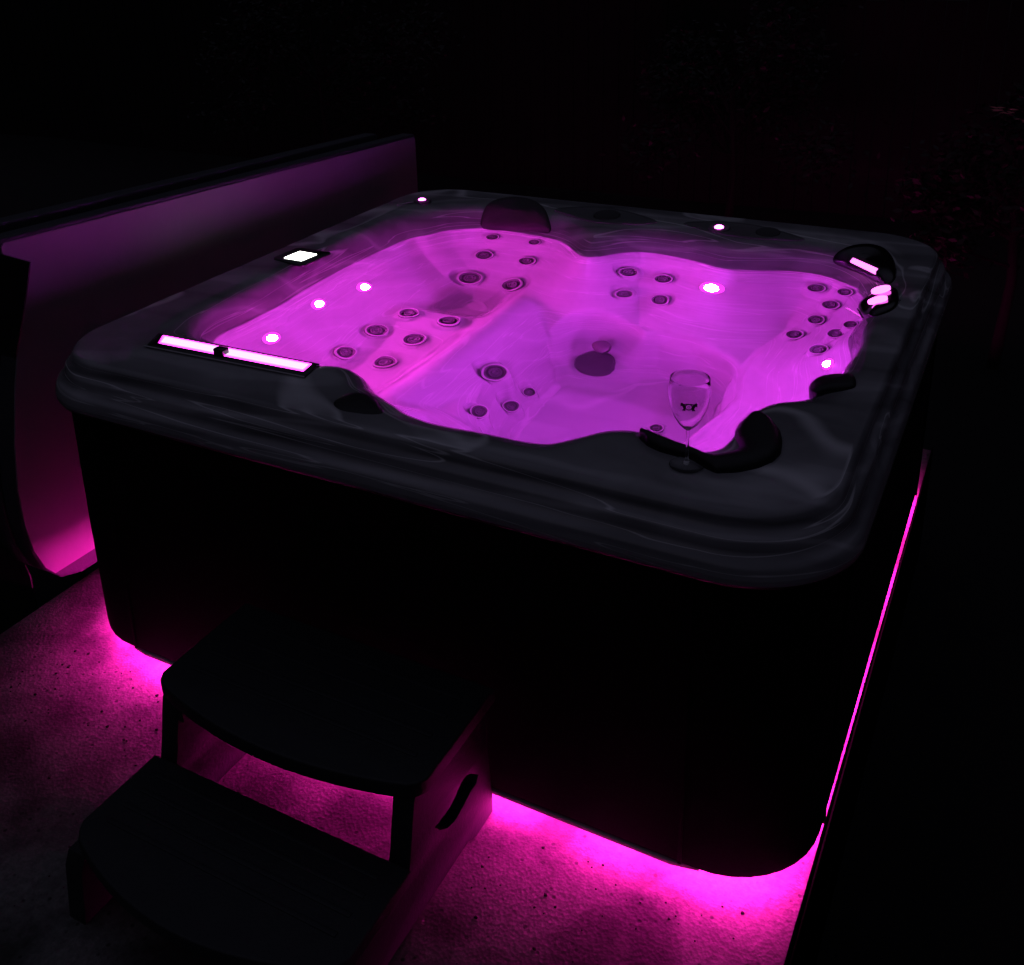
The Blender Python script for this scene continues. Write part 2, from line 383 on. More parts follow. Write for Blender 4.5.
i=np.arange(NT)[:,None]; j=np.arange(n-1)[None,:]
a=i*n+j; b=((i+1)%NT)*n+j
F=np.stack([a,a+1,b+1,b],2).reshape(-1,4)
Tc=len(V)-1
F=[tuple(f) for f in F.tolist()]+[(Tc,int(k*n),int(((k+1)%NT)*n)) for k in range(NT)]
sme=mesh('shell',V.tolist(),F)
# crisp creases along the ledges of the rim
SH=[NR+k for k in (3,5,8,10,13)]
at=sme.attributes.new('sharp_edge','BOOLEAN','EDGE')
ev=np.zeros(len(sme.edges)*2,dtype=np.int64); sme.edges.foreach_get('vertices',ev); ev=ev.reshape(-1,2)
shp=(ev[:,0]%n==ev[:,1]%n)&np.isin(ev[:,0]%n,SH)&(ev.max(1)<NT*n)
at.data.foreach_set('value',shp)
shell=link('shell',sme,M['shell'],tub,True)
# lip underside coloured black so that light from the strip doesn't show on it
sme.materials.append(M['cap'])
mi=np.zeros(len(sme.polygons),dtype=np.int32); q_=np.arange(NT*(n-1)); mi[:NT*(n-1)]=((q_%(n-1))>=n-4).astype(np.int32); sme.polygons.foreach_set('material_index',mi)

# cabinet: black skirt, with faint upright grooves
bm=bmesh.new()
lv=[(.055,.035),(.060,.028),(.075,.0265),(.40,.0265),(.76,.030),(.789,.034)]
ln=240; rows=[]
for z,ins in lv:
    xs,ys=outline(ins,.215,ln); rows.append([bm.verts.new((x,y,z)) for x,y in zip(xs,ys)])
for r0,r1 in zip(rows[:-1],rows[1:]):
    for k in range(ln): bm.faces.new((r0[k],r0[(k+1)%ln],r1[(k+1)%ln],r1[k]))
bm.faces.new(rows[0][::-1])
link('cabinet',smooth_angle(from_bm('cabinet',bm),30),M['cabinet'],tub)
for (x,y,ax) in ((.27,.0265,0),(1.86,.0265,0),(2.1105,.27,1),(2.1105,1.82,1),(.0265,.27,1),(.0265,1.82,1)):
    if ax==0: box('corner_seam',x-.004,x+.004,y-.004,y+.004,.06,.775,M['cabinet'],tub,.001)
    else: box('corner_seam',x-.004,x+.004,y-.004,y+.004,.06,.775,M['cabinet'],tub,.001)
# base rails between the rounded corners, and skids under the tub
def rail(pts,z0,z1):
    return prism('base_rail',[pts],z1-z0,.002)
me=rail([(.25,.034),(.30,.0255),(1.84,.0255),(1.90,.037),(1.89,.052),(.25,.052)],.044,.0548)
for v in me.vertices: v.co.z+=.0494
link('base_rail',me,simple('grey_base_plastic',(.40,.40,.40),.6,bump=.2),tub)
for x in (.35,.75,1.2,1.65):
    box('skid',x-.04,x+.04,.16,D-.16,.0005,.056,M['cap'],tub,.004)
# light strip around the underside
xs,ys=outline(.072,.17,120)
pts=[(x,y,.047) for x,y in zip(xs,ys)]
sx,sy=outline(.060,.182,200); tx,ty=outline(.076,.166,200)
bm=bmesh.new()
ring=[]
for qx,qy,z in ((sx,sy,.0545),(sx,sy,.037),(tx,ty,.037),(tx,ty,.0545)):
    ring.append([bm.verts.new((x,y,z)) for x,y in zip(qx,qy)])
for r in range(3):
    for k in range(200): bm.faces.new((ring[r][k],ring[r][(k+1)%200],ring[r+1][(k+1)%200],ring[r+1][k]))
link('light_strip',from_bm('light_strip',bm),M['strip'],tub)

# ---- things set into the shell
def seat_on(o,x,y,z,n,sc,off=0):
    q=Vector((0,0,1)).rotation_difference(n)
    o.matrix_local=Matrix.Translation(Vector((x,y,z))+n*off)@q.to_matrix().to_4x4()@Matrix.Diagonal((sc,sc,sc,1))
# unit jet of radius 1
ring_me=lathe('jet',[(1.0,-.9),(1.0,.0),(.97,.07),(.90,.11),(.82,.09),(.78,.03),(.70,.0),(.66,-.06),(.64,-.22),(.001,-.26)],40); ring_me.materials.append(M['jet'])
trim_me=lathe('trim_ring',[(1.005,.02),(.99,.10),(.93,.145),(.87,.14),(.84,.10),(.84,.05)],40); trim_me.materials.append(M['jetring'])
noz_me=lathe('nozzle',[(.52,-.15),(.52,.02),(.47,.07),(.40,.06),(.37,.0),(.30,-.02),(.26,.05),(.20,.06),(.16,.0),(.001,-.04)],32); noz_me.materials.append(M['jet'])
for k,(x,y,z,r,nn) in enumerate(PADS):
    o=bpy.data.objects.new('jet',ring_me); COL.objects.link(o); o.parent=tub
    seat_on(o,x,y,z,nn,r,.27*r)
    t=bpy.data.objects.new('trim_ring',trim_me); COL.objects.link(t); t.parent=o
    q=bpy.data.objects.new('nozzle',noz_me); COL.objects.link(q); q.parent=o
# suction covers in the footwell
def drain(x,y,r,z=None,nn=None):
    bm=bmesh.new(); t=lathe('t',[(1.0,-.6),(1.0,.02),(.93,.12),(.6,.17),(.001,.19)],48); bm.from_mesh(t); bpy.data.meshes.remove(t)
    me=smooth_angle(from_bm('drain_cover',bm),40); me.materials.append(M['drain'])
    o=bpy.data.objects.new('drain_cover',me); COL.objects.link(o); o.parent=tub
    z=float(hfield(np.array([x]),np.array([y]))[0]) if z is None else z
    nn=nn or normal_at(x,y,.03); seat_on(o,x,y,z,nn,r,.010)
for x,y,z,r,nn in DRAINS: drain(x,y,r,z,nn)
# underwater lamps
lens_prof=[(1.0,-.2),(1.0,.1),(.85,.35),(.55,.55),(.25,.62),(.001,.65)]
def lamp(x,y,r,m,z=None,out=.006):
    nn=normal_at(x,y,.02); z=float(hfield(np.array([x]),np.array([y]))[0]) if z is None else z
    b=lathe('underwater_light',[(1.75,-.3),(1.75,.0),(1.5,.10),(1.02,.14),(1.0,.0),(.98,-.1),(.001,-.1)],32); b.materials.append(M['glowring'])
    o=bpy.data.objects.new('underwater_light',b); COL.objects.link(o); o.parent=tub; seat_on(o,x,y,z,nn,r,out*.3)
    l=lathe('lens',lens_prof,24); l.materials.append(m); q=bpy.data.objects.new('lens',l); COL.objects.link(q); q.parent=o
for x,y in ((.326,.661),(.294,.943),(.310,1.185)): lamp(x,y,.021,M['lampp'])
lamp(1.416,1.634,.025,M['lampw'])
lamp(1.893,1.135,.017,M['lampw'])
lamp(.60,.44,.024,M['lampp'])  # unseen lamp, added to carry the waterfall light's pink below the surface
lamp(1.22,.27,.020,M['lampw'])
# rim lamps
def rim_lamp(x,y,r,z=.920,nn=Vector((0,0,1))):
    b=lathe('rim_light',[(2.5,-.3),(2.5,.1),(2.3,.35),(1.2,.5),(1.05,.45),(1.0,.2),(.001,.2)],36); b.materials.append(M['recess'])
    o=bpy.data.objects.new('rim_light',b); COL.objects.link(o); o.parent=tub
    seat_on(o,x,y,z,nn,r,.001)
    l=lathe('lens',[(.98,.15),(.9,.45),(.6,.68),(.25,.78),(.001,.8)],24); l.materials.append(M['rimlight']); q=bpy.data.objects.new('lens',l); COL.objects.link(q); q.parent=o
rim_lamp(.183,1.795,.015); rim_lamp(1.360,1.886,.016,.912,Vector((0,-.15,.98)).normalized())
# a thin chrome trim beside the rim lamp at the back left corner
link('trim_line',tube('trim_line',[(.125,1.70,.921),(.150,1.745,.923),(.165,1.76,.923)],.003),M['chrome'],tub)

# lens-shaped recess plates on the back rim, each with a round valve cap
def hz(x,y): return float(hfield(np.array([x]),np.array([y]))[0])
def lens_plate(outl,cx,cy,cz,r):
    P=spline3([(p[0],p[1],0) for p in outl],4); c0=(sum(p[0] for p in P)/len(P),sum(p[1] for p in P)/len(P)); m=len(P); V=[];F=[]
    rings=[(1.0,-.004),(1.0,.002),(.97,.0035),(.8,.0030),(.6,.0025),(.4,.0022),(.2,.002)]
    for s_,l in rings:
        for p in P:
            x=c0[0]+(p[0]-c0[0])*s_; y=c0[1]+(p[1]-c0[1])*s_; V.append((x,y,hz(x,y)+l))
    for q in range(len(rings)-1):
        for i in range(m): F.append((q*m+i,q*m+(i+1)%m,(q+1)*m+(i+1)%m,(q+1)*m+i))
    F.append(tuple((len(rings)-1)*m+i for i in range(m)))
    link('recess_plate',smooth_angle(mesh('recess_plate',V,F),50),M['recess'],tub)
    c=lathe('valve_cap',[(1,-.2),(1,.04),(.94,.09),(.6,.08),(.2,.07),(.001,.07)],40); c.materials.append(M['cap'])
    o=bpy.data.objects.new('valve_cap',c); COL.objects.link(o); o.parent=tub; seat_on(o,cx,cy,cz+.003,Vector((0,-.12,.99)).normalized(),r,0)
lens_plate([(0.714,1.900),(0.77,1.945),(0.877,1.972),(1.016,1.950),(1.130,1.888),(1.044,1.842),(0.938,1.818),(0.823,1.848)],.931,1.893,.912,.050)
lens_plate([(1.225,1.903),(1.321,1.950),(1.433,1.955),(1.545,1.934),(1.660,1.874),(1.552,1.840),(1.452,1.826),(1.338,1.850)],1.53,1.896,.912,.042)

# control panel with its lit screen on the left rim
b=prism('control_panel',[[(.125,.945),(.245,.925),(.262,.935),(.262,1.075),(.250,1.087),(.130,1.085),(.115,1.072),(.112,.958)]],.007,.002)
for v in b.vertices: v.co.z+=.9205
cp=link('control_panel',b,M['gloss'],tub)
b=prism('screen',[[(.152,.965),(.226,.962),(.230,1.040),(.156,1.044)]],.003,.0008)
for v in b.vertices: v.co.z+=.9250
link('screen',b,M['screen'],cp)

# waterfall light on the front left rim
bz=prism('waterfall_light',[[(.300,.196),(.815,.212),(.800,.292),(.262,.279)],[(.316,.224),(.792,.236),(.782,.286),(.284,.275)]],.009,.002)
for v in bz.vertices: v.co.z+=.921
wl=link('waterfall_light',bz,M['gloss'],tub)
b=prism('lens',[[(.318,.226),(.790,.238),(.780,.284),(.286,.273)]],.006,.001)
for v in b.vertices: v.co.z+=.9215
link('lens',b,M['bar'],wl)
b=prism('light_core',[[(.318,.233),(.784,.245),(.778,.276),(.300,.266)]],.0036,.0008)
for v in b.vertices: v.co.z+=.9240
link('light_core',b,M['barcore'],wl)
box('knob',.506,.540,.228,.252,.922,.940,M['gloss'],wl,.003)
link('bezel_line',tube('bezel_line',[(.296,.193,.925),(.560,.201,.925),(.816,.209,.925)],.0022),M['jetring'],wl)

# pillows
def over(L,lift=.004): return [(x,y,max(z,hz(x,y)+lift)) for x,y,z in L]
link('pillow',cushion('pillow',over([(0.447, 1.808, 0.838), (0.434, 1.829, 0.872), (0.438, 1.865, 0.908), (0.456, 1.925, 0.921), (0.505, 1.972, 0.923), (0.58, 1.965, 0.923), (0.655, 1.915, 0.916), (0.712, 1.846, 0.897), (0.738, 1.800, 0.859), (0.668, 1.808, 0.852), (0.555, 1.812, 0.846)]),(0,-.62,.78),.026,.05),M['softpillow'],tub)
br=link('pillow',cushion('pillow',over([(1.776, 1.774, 0.875), (1.782, 1.8, 0.896), (1.815, 1.843, 0.911), (1.865, 1.875, 0.917), (1.915, 1.855, 0.918), (1.955, 1.775, 0.917), (1.985, 1.652, 0.915), (1.992, 1.56, 0.912), (1.975, 1.53, 0.899), (1.934, 1.602, 0.882), (1.883, 1.682, 0.873), (1.821, 1.742, 0.87)]),(-.40,-.40,.82),.020,.05),M['gloss'],tub)
BL_=.012
def slab_on(name,p4,nrm,h,m,parent,lift=0):
    nrm=Vector(nrm).normalized(); P=[Vector(p)+nrm*lift for p in p4]
    V=[p for p in P]+[p+nrm*h for p in P]; k=len(P)
    F=[tuple(range(k))[::-1],tuple(range(k,2*k))]+[(i,(i+1)%k,k+(i+1)%k,k+i) for i in range(k)]
    bm=bmesh.new(); me=mesh(name,V,F); bm.from_mesh(me); bpy.data.meshes.remove(me)
    return link(name,smooth_angle(from_bm(name,bm)),m,parent)
slab_on('light_bar',[(1.850,1.705,.890),(1.855,1.722,.898),(1.945,1.625,.903),(1.942,1.602,.893)],(-.40,-.40,.82),.004,M['spoutlight'],br,.019)
sp=link('waterfall_spout',cushion('waterfall_spout',over([(1.924,1.37,.875),(1.926,1.41,.88),(1.945,1.460,.89),(1.975, 1.480, 0.902), (2.011, 1.463, 0.915), (2.032, 1.367, 0.919), (2.033, 1.30, 0.915),(2.015,1.25,.905),(1.984,1.225,.890),(1.955,1.270,.878)]),(-.3,-.1,.95),.014,.05),M['gloss'],tub)
def oval(cx,cy,cz,a,b,rot,n=18):
    return [(cx+a*math.cos(t)*math.cos(rot)-b*math.sin(t)*math.sin(rot), cy+a*math.cos(t)*math.sin(rot)+b*math.sin(t)*math.cos(rot), cz+.316*(a*math.cos(t)*math.cos(rot)-b*math.sin(t)*math.sin(rot))+.105*(a*math.cos(t)*math.sin(rot)+b*math.sin(t)*math.cos(rot))) for t in [2*math.pi*k/n for k in range(n)]]
slab_on('light_window',oval(1.979,1.418,.910,.026,.023,.41),(-.3,-.1,.95),.006,M['spoutlight'],sp,.011)
slab_on('light_window',oval(1.984,1.330,.908,.026,.021,.41),(-.3,-.1,.95),.006,M['spoutlight'],sp,.011)
link('trim_line',tube('trim_line',[(2.036,1.36,.918),(2.034,1.30,.914),(2.012,1.262,.908)],.0022),M['chrome'],sp)
link('trim_line',tube('trim_line',[(1.925,1.35,.879),(1.950,1.28,.880),(1.976,1.243,.885)],.0022),M['chrome'],sp)
link('pillow',band_cushion('pillow',[(1.662,.262),(1.69,.235),(1.722,.222),(1.754,.218),(1.790,.214),(1.823,.196),(1.852,.184),(1.89,.206),(1.922,.24),(1.942,.279),(1.948,.318),(1.940,.362),(1.925,.405),(1.902,.440),(1.878,.458)],
   [(1.668,.275),(1.69,.277),(1.715,.270),(1.745,.256),(1.78,.248),(1.809,.238),(1.825,.240),(1.840,.250),(1.858,.270),(1.866,.295),(1.862,.32),(1.850,.34),(1.838,.37),(1.836,.41),(1.845,.442)],.86,.928,.016,60),M['pillow'],tub)
link('pillow',cushion('pillow',[(.963,.122,.915),(.954,.159,.915),(.962,.187,.915),(.993,.205,.915),(1.026,.200,.915),(1.063,.170,.915),(1.098,.134,.915),(1.081,.113,.915),(1.04,.103,.915),(.999,.101,.915)],(0,0,1),.012,.03),M['pillow'],tub)
link('pillow',cushion('pillow',[(1.925,.692,.905),(1.930,.744,.905),(1.956,.778,.905),(1.99,.787,.91),(2.013,.769,.92),(2.026,.717,.92),(2.012,.692,.92),(1.98,.672,.92),(1.946,.650,.915)],(-.1,0,1),.014,.05),M['pillow'],tub)

# ------------------------------------------------------------------ water
wx=[];wy=[];
th2=np.linspace(0,2*np.pi,240,endpoint=False)
ctr=(CX,CY)
V=[(CX,CY,ZW)];F=[]
def ripple(x,y):
    h=0
    for kx,ky,am,ph in ((38,17,.00040,.3),(-22,41,.00036,1.7),(55,-34,.00020,2.2),(12,63,.00022,.9),(-71,-20,.00012,4.0),(26,-29,.00034,5.1)):
        h+=am*.4*math.sin(kx*x+ky*y+ph+1.4*math.sin(3.1*x-2.3*y+ph))
    return h
NA,NB=300,110
for a in np.linspace(0,2*np.pi,NA,endpoint=False):
    r=np.linspace(.3,1.3,400); q=hfield(CX+r*math.cos(a),CY+r*math.sin(a)); k=int(np.argmax(q>=ZW+.0005)); rr_=r[k]+.006
    for m_ in range(1,NB+1):
        x=CX+rr_*m_/NB*math.cos(a); y=CY+rr_*m_/NB*math.sin(a); V.append((x,y,ZW+ripple(x,y)))
for k in range(NA):
    k2=(k+1)%NA; F.append((0,1+k*NB,1+k2*NB))
    for m_ in range(NB-1): F.append((1+k*NB+m_,2+k*NB+m_,2+k2*NB+m_,1+k2*NB+m_))
wat=link('water',mesh('water',V,F),M['water'],None,True)
tag(wat,'clear still water glowing magenta inside the hot tub','water',kind='structure')

# ------------------------------------------------------------------ wine glass
g=empty('wine_glass',(1.790,.189,.9215),'stemmed wine glass with small dark printed badge, on the near tub rim','wine glass')
def lathe_at(name,prof,m,parent,seg=48):
    me=lathe(name,prof,seg); me.materials.append(m); o=bpy.data.objects.new(name,me); COL.objects.link(o); o.parent=parent; return o
outer=[(.0045,.080),(.010,.084),(.020,.095),(.030,.112),(.0375,.132),(.0412,.152),(.0415,.168),(.0405,.180),(.0390,.192)]
inner=[(.0378,.192),(.0392,.180),(.0402,.168),(.0399,.152),(.0362,.132),(.0287,.113),(.0187,.0965),(.009,.087),(.0001,.0855)]
rim=[(.0388,.1927),(.0380,.1927)]
lathe_at('bowl',[(.0001,.078)]+outer+rim+inner,M['glass'],g)
lathe_at('stem',[(.0001,.0795),(.0042,.0795),(.0034,.070),(.0032,.045),(.0034,.020),(.0045,.010),(.008,.0055),(.0001,.0052)],M['glass'],g)
lathe_at('foot',[(.0001,.0050),(.010,.0046),(.022,.0030),(.0335,.0018),(.0345,.0010),(.0335,.0),(.0001,.0)],M['glass'],g)
# printed badge: a ring between two squat figures, wrapped on the bowl
def bowl_r(z): return float(np.interp(z,[p[1] for p in outer],[p[0] for p in outer]))+.0004
face=math.atan2(-1.621-.2,2.336-1.795)
def wrap(name,polys,parent):
    V=[];F=[]
    for P in polys:
        # P: list of (u,v) mm; fan triangulated after subdividing
        b=len(V)
        for u,v in P:
            z=.1485+v; r=bowl_r(z); a=face+u/r; V.append((r*math.cos(a),r*math.sin(a),z))
        F.append(tuple(range(b,len(V))))
    bm=bmesh.new(); me=mesh(name,V,F); bm.from_mesh(me); bpy.data.meshes.remove(me)
    bmesh.ops.triangulate(bm,faces=bm.faces)
    me=bpy.data.meshes.new(name); bm.to_mesh(me); bm.free(); me.materials.append(M['print'])
    o=bpy.data.objects.new(name,me); COL.objects.link(o); o.parent=parent; return o
s_=.0018
def ringseg(r0,r1,n=28):
    out=[]
    for k in range(n):
        a=2*math.pi*k/n;b=2*math.pi*(k+1)/n
        out.append([(r0*math.cos(a)*s_,r0*math.sin(a)*s_),(r1*math.cos(a)*s_,r1*math.sin(a)*s_),(r1*math.cos(b)*s_,r1*math.sin(b)*s_),(r0*math.cos(b)*s_,r0*math.sin(b)*s_)])
    return out
def disc(cx,cy,rx,ry,n=14): return [[(s_*(cx+rx*math.cos(2*math.pi*k/n)),s_*(cy+ry*math.sin(2*math.pi*k/n))) for k in range(n)]]
polys=ringseg(3.0,4.2)+ringseg(1.1,1.5,12)
for sg in (-1,1):
    polys+=disc(sg*7.2,2.4,2.0,1.9)+disc(sg*5.4,.8,1.5,2.6)+disc(sg*4.6,-2.4,1.2,1.8)
    for q in ([(6.6,4.6),(9.2,4.2),(8.8,3.0),(6.8,3.6)],[(3.6,-3.4),(5.0,-3.2),(5.4,-5.2),(3.2,-5.2)],[(5.0,-3.2),(6.2,-3.0),(7.2,-5.0),(5.8,-5.2)],[(7.4,1.2),(9.2,.8),(9.2,-.4),(7.8,.2)],[(1.6,4.4),(5.2,3.6),(5.2,2.6),(1.6,3.6)]):
        polys.append([(sg*u*s_,v*s_) for u,v in q])
wrap('printed_badge',polys,g)

# ------------------------------------------------------------------ steps
st=empty('spa_steps',(1.07,-.30,0),'black two-tread resin step unit standing on the slab against the front of the hot tub','steps')
side=[(.020,.0),(.020,.05),(.004,.20),(.000,.340),(-.285,.340),(-.300,.32),(-.315,.25),(-.325,.20),(-.335,.163),(-.60,.160),(-.615,.13),(-.63,.0),(-.55,.0),(-.50,.02),(-.10,.02),(-.06,.0)]
slot=[(-0.089,0.208),(-0.045,0.198),(-0.070,0.172),(-0.100,0.160),(-0.135,.156),(-0.175,0.148),(-0.205,0.132),(-0.222,0.110),(-.236,.124),(-.228,.150),(-.200,.172),(-.165,.184),(-.13,.192)]
slot=[(-0.092,0.206),(-0.066,0.186),(-0.042,0.162),(-0.055,0.148),(-0.078,0.149),(-0.101,0.141),(-0.128,0.134),(-0.151,0.131),(-0.18,0.139),(-0.208,0.160),(-0.228,0.186),(-0.206,0.185),(-0.19,0.183),(-0.168,0.183),(-0.146,0.188),(-0.132,0.198),(-0.116,0.206)]
def side_panel(x0,x1):
    me=prism('side_panel',[side,slot],x1-x0,.003)
    for v in me.vertices: v.co=Vector(((x0+x1)/2+v.co.z,v.co.x,v.co.y))
    me.flip_normals() if False else None
    p=link('side_panel',me,M['step'],st)
    me=prism('grip_back',[[(y*1.0+(y+.13)*.06,z+(z-.18)*.1) for y,z in slot]],.004,0)
    xb=(x0+x1)/2
    for v in me.vertices: v.co=Vector((xb+v.co.z,v.co.x,v.co.y))
    link('grip_back',me,M['tarp'],p)
side_panel(1.362,1.412); side_panel(.735,.785)
def tread(xa,xb,yf_c,yf_m,yb,z0,z1,rx):
    n3=24; P=[(xb,yb),(xb,yf_c+.02)]
    for k in range(n3+1):
        t=k/n3; x=xb-(xb-xa)*t; P.append((x-(.012 if k==0 else 0)+(.012 if k==n3 else 0),yf_c+(yf_m-yf_c)*math.sin(math.pi*t)**.8))
    P+= [(xa,yf_c+.02),(xa,yb)]
    me=prism('tread',[P],z1-z0,.006,3)
    for v in me.vertices: v.co.z+=(z0+z1)/2
    t=link('tread',me,M['step'],st)
    for k in range(1,5):
        y=yb+(yf_c-yb)*k/5
        box('tread_rib',xa+.05,xb-.05,y-.006,y+.006,z1-.001,z1+.002,M['step'],t,.001)
tread(.733,1.437,-.305,-.368,.0,.341,.380,0)
tread(.735,1.427,-.575,-.665,-.345,.162,.195,0)
for x in (.81,): box('support_rib',x-.012,x+.012,-.325,-.02,.30,.340,M['step'],st,.002)
sc=lathe('screw_head',[(.006,0),(.006,.002),(.003,.003),(.0001,.003)],16)
for v in sc.vertices: v.co=Vector((.7855+v.co.z,-.19+v.co.x,.21+v.co.y))
link('screw_head',sc,M['chrome'],st)

# ------------------------------------------------------------------ folded cover
cv=empty('tub_cover',(-.24,1.2,.02),'folded tub cover with pale lining, upright along the left side of the tub','cover')
def rounded(y0,y1,z0,z1a,z1b,r):
    if r==.05: return [(y0,z1a-.01),(y0,.95),(.165,.82),(.135,.72),(.100,.56),(.080,.42),(.079,.30),(.092,.19),(.125,.11),(.175,.055),(.25,z0),(y1-.05,z0),(y1,z0+.05),(y1,z1b-.01),(y1-.01,z1b),(y0+.01,z1a)]
    if r==.06: return [(y0,z1a-.01),(y0,.95),(.167,.82),(.138,.72),(.103,.56),(.084,.42),(.083,.30),(.095,.20),(.122,.125),(.150,.088),(y1,.088),(y1,z1b-.01),(y1-.01,z1b),(y0+.01,z1a)]  # lining stops short; dark vinyl below stands in for dimmer light there
    P=[]
    for k in range(9):
        a=math.pi+k/8*math.pi/2; P.append((y0+r+r*math.cos(a),z0+r+r*math.sin(a)))
    for k in range(9):
        a=1.5*math.pi+k/8*math.pi/2; P.append((y1-r+r*math.cos(a),z0+r+r*math.sin(a)))
    P+= [(y1,z1b-.01),(y1-.01,z1b),(y0+.01,z1a),(y0,z1a-.01)]
    return P
def cover_half(name,x0,x1,y0,y1,z0,z1a,z1b,m,lean=.05,parent=None,r=.05,bev=.008):
    me=prism(name,[rounded(y0,y1,z0,z1a,z1b,r)],x1-x0,bev,2)
    bm=bmesh.new(); bm.from_mesh(me)
    for v in bm.verts:
        y,z,x=v.co.x,v.co.y,v.co.z
        v.co=Vector(((x0+x1)/2+x+(y-y0)/(y1-y0)*lean,y,z))
    me2=from_bm(name,bm); smooth_angle(me2,40)
    return link(name,me2,m,parent)
hA=cover_half('cover_half',-.270,-.204,.182,2.30,.03,1.165,1.076,M['vinyl'],parent=cv)
cover_half('lining',-.2035,-.1985,.184,2.29,.045,1.152,1.064,M['liner'],parent=hA,bev=.001,r=.06)
hB=cover_half('cover_half',-.350,-.282,.182,2.12,.03,1.188,1.105,M['vinyl'],parent=cv)
box('hinge_strap',-.345,-.215,1.0,1.05,.034,.040,M['vinyl'],cv,.002)
link('lifter_arm',tube('lifter_arm',[(-.277,.3,-.44),(-.277,.3,.10),(-.277,.3,.6)],.012),M['metal'],cv)
link('lifter_arm',tube('lifter_arm',[(-.277,1.9,-.44),(-.277,1.9,.10),(-.277,1.9,.6)],.012),M['metal'],cv)

# black sheet at the left, in front of the cover's near end
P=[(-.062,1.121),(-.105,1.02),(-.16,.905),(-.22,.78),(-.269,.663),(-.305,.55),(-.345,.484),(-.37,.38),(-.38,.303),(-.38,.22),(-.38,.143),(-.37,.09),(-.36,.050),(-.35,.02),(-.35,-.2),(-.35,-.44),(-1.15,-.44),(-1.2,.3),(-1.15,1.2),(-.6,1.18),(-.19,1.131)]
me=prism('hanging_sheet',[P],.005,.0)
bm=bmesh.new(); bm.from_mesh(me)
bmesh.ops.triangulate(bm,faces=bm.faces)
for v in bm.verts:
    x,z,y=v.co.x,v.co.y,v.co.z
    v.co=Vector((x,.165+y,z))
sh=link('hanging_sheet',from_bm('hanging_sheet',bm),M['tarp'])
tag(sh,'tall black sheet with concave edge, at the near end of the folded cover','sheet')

# ------------------------------------------------------------------ ground and slab
x0,x1=-.215,2.112
bm=bmesh.new(); nx,ny=60,140
slabv=[(x0,-3.2),(2.092,-3.2),(2.1135,2.30),(x0,2.30)]
me=prism('patio_slab',[slabv],.448,.001,1)
for v in me.vertices: v.co.z-=.224
tag(link('patio_slab',me,M['concrete']),'weathered concrete slab with pitted rough surface lit magenta by the tub','slab',kind='structure')
eb=empty('light_blocker',(2.1155,-.2,-.45),'near black edging board added against strip light along the right edge of the concrete slab','blocker')
box('board',2.1155,2.120,-3.2,2.30,-.45,.016,M['void'],eb,.001)  # added to hide the slab's lit side and block strip light beyond
V=[];F=[];G=70
for iy in range(G):
    for ix in range(G):
        u=(ix/(G-1)*2-1);w=(iy/(G-1)*2-1)
        x=2+60*u*abs(u)**1.2; y=1+60*w*abs(w)**1.2
        V.append((x,y,-.45+.03*math.sin(x*1.3)*math.cos(y*1.7)*min(1,(abs(x-1)+abs(y-1))/6)))
for iy in range(G-1):
    for ix in range(G-1): F.append((iy*G+ix,iy*G+ix+1,(iy+1)*G+ix+1,(iy+1)*G+ix))
tag(link('ground',mesh('ground',V,F),M['soil'],None,True),'dark unlit garden ground around the slab','ground',kind='structure')
# pebbles and grit on the slab: one uncountable scatter
bm=bmesh.new(); rnd=random.Random(3)
for k in range(420):
    x=rnd.uniform(-.15,2.08); y=rnd.uniform(-1.3,-.0) if rnd.random()<.75 else rnd.uniform(-.25,.02)
    if .7<x<1.45 and y>-.66: continue
    r=rnd.choice((.0015,.002,.002,.003,.004)); b2=bmesh.new(); bmesh.ops.create_icosphere(b2,subdivisions=1,radius=r)
    for v in b2.verts: v.co=Vector((v.co.x*rnd.uniform(.7,1.6)+x,v.co.y*rnd.uniform(.7,1.6)+y,v.co.z*.5+r*.3))
    t=bpy.data.meshes.new('t'); b2.to_mesh(t); b2.free(); bm.from_mesh(t); bpy.data.meshes.remove(t)
tag(link('grit',from_bm('grit',bm),M['soil']),'fine dark grit scattered over the concrete slab','grit',kind='stuff')

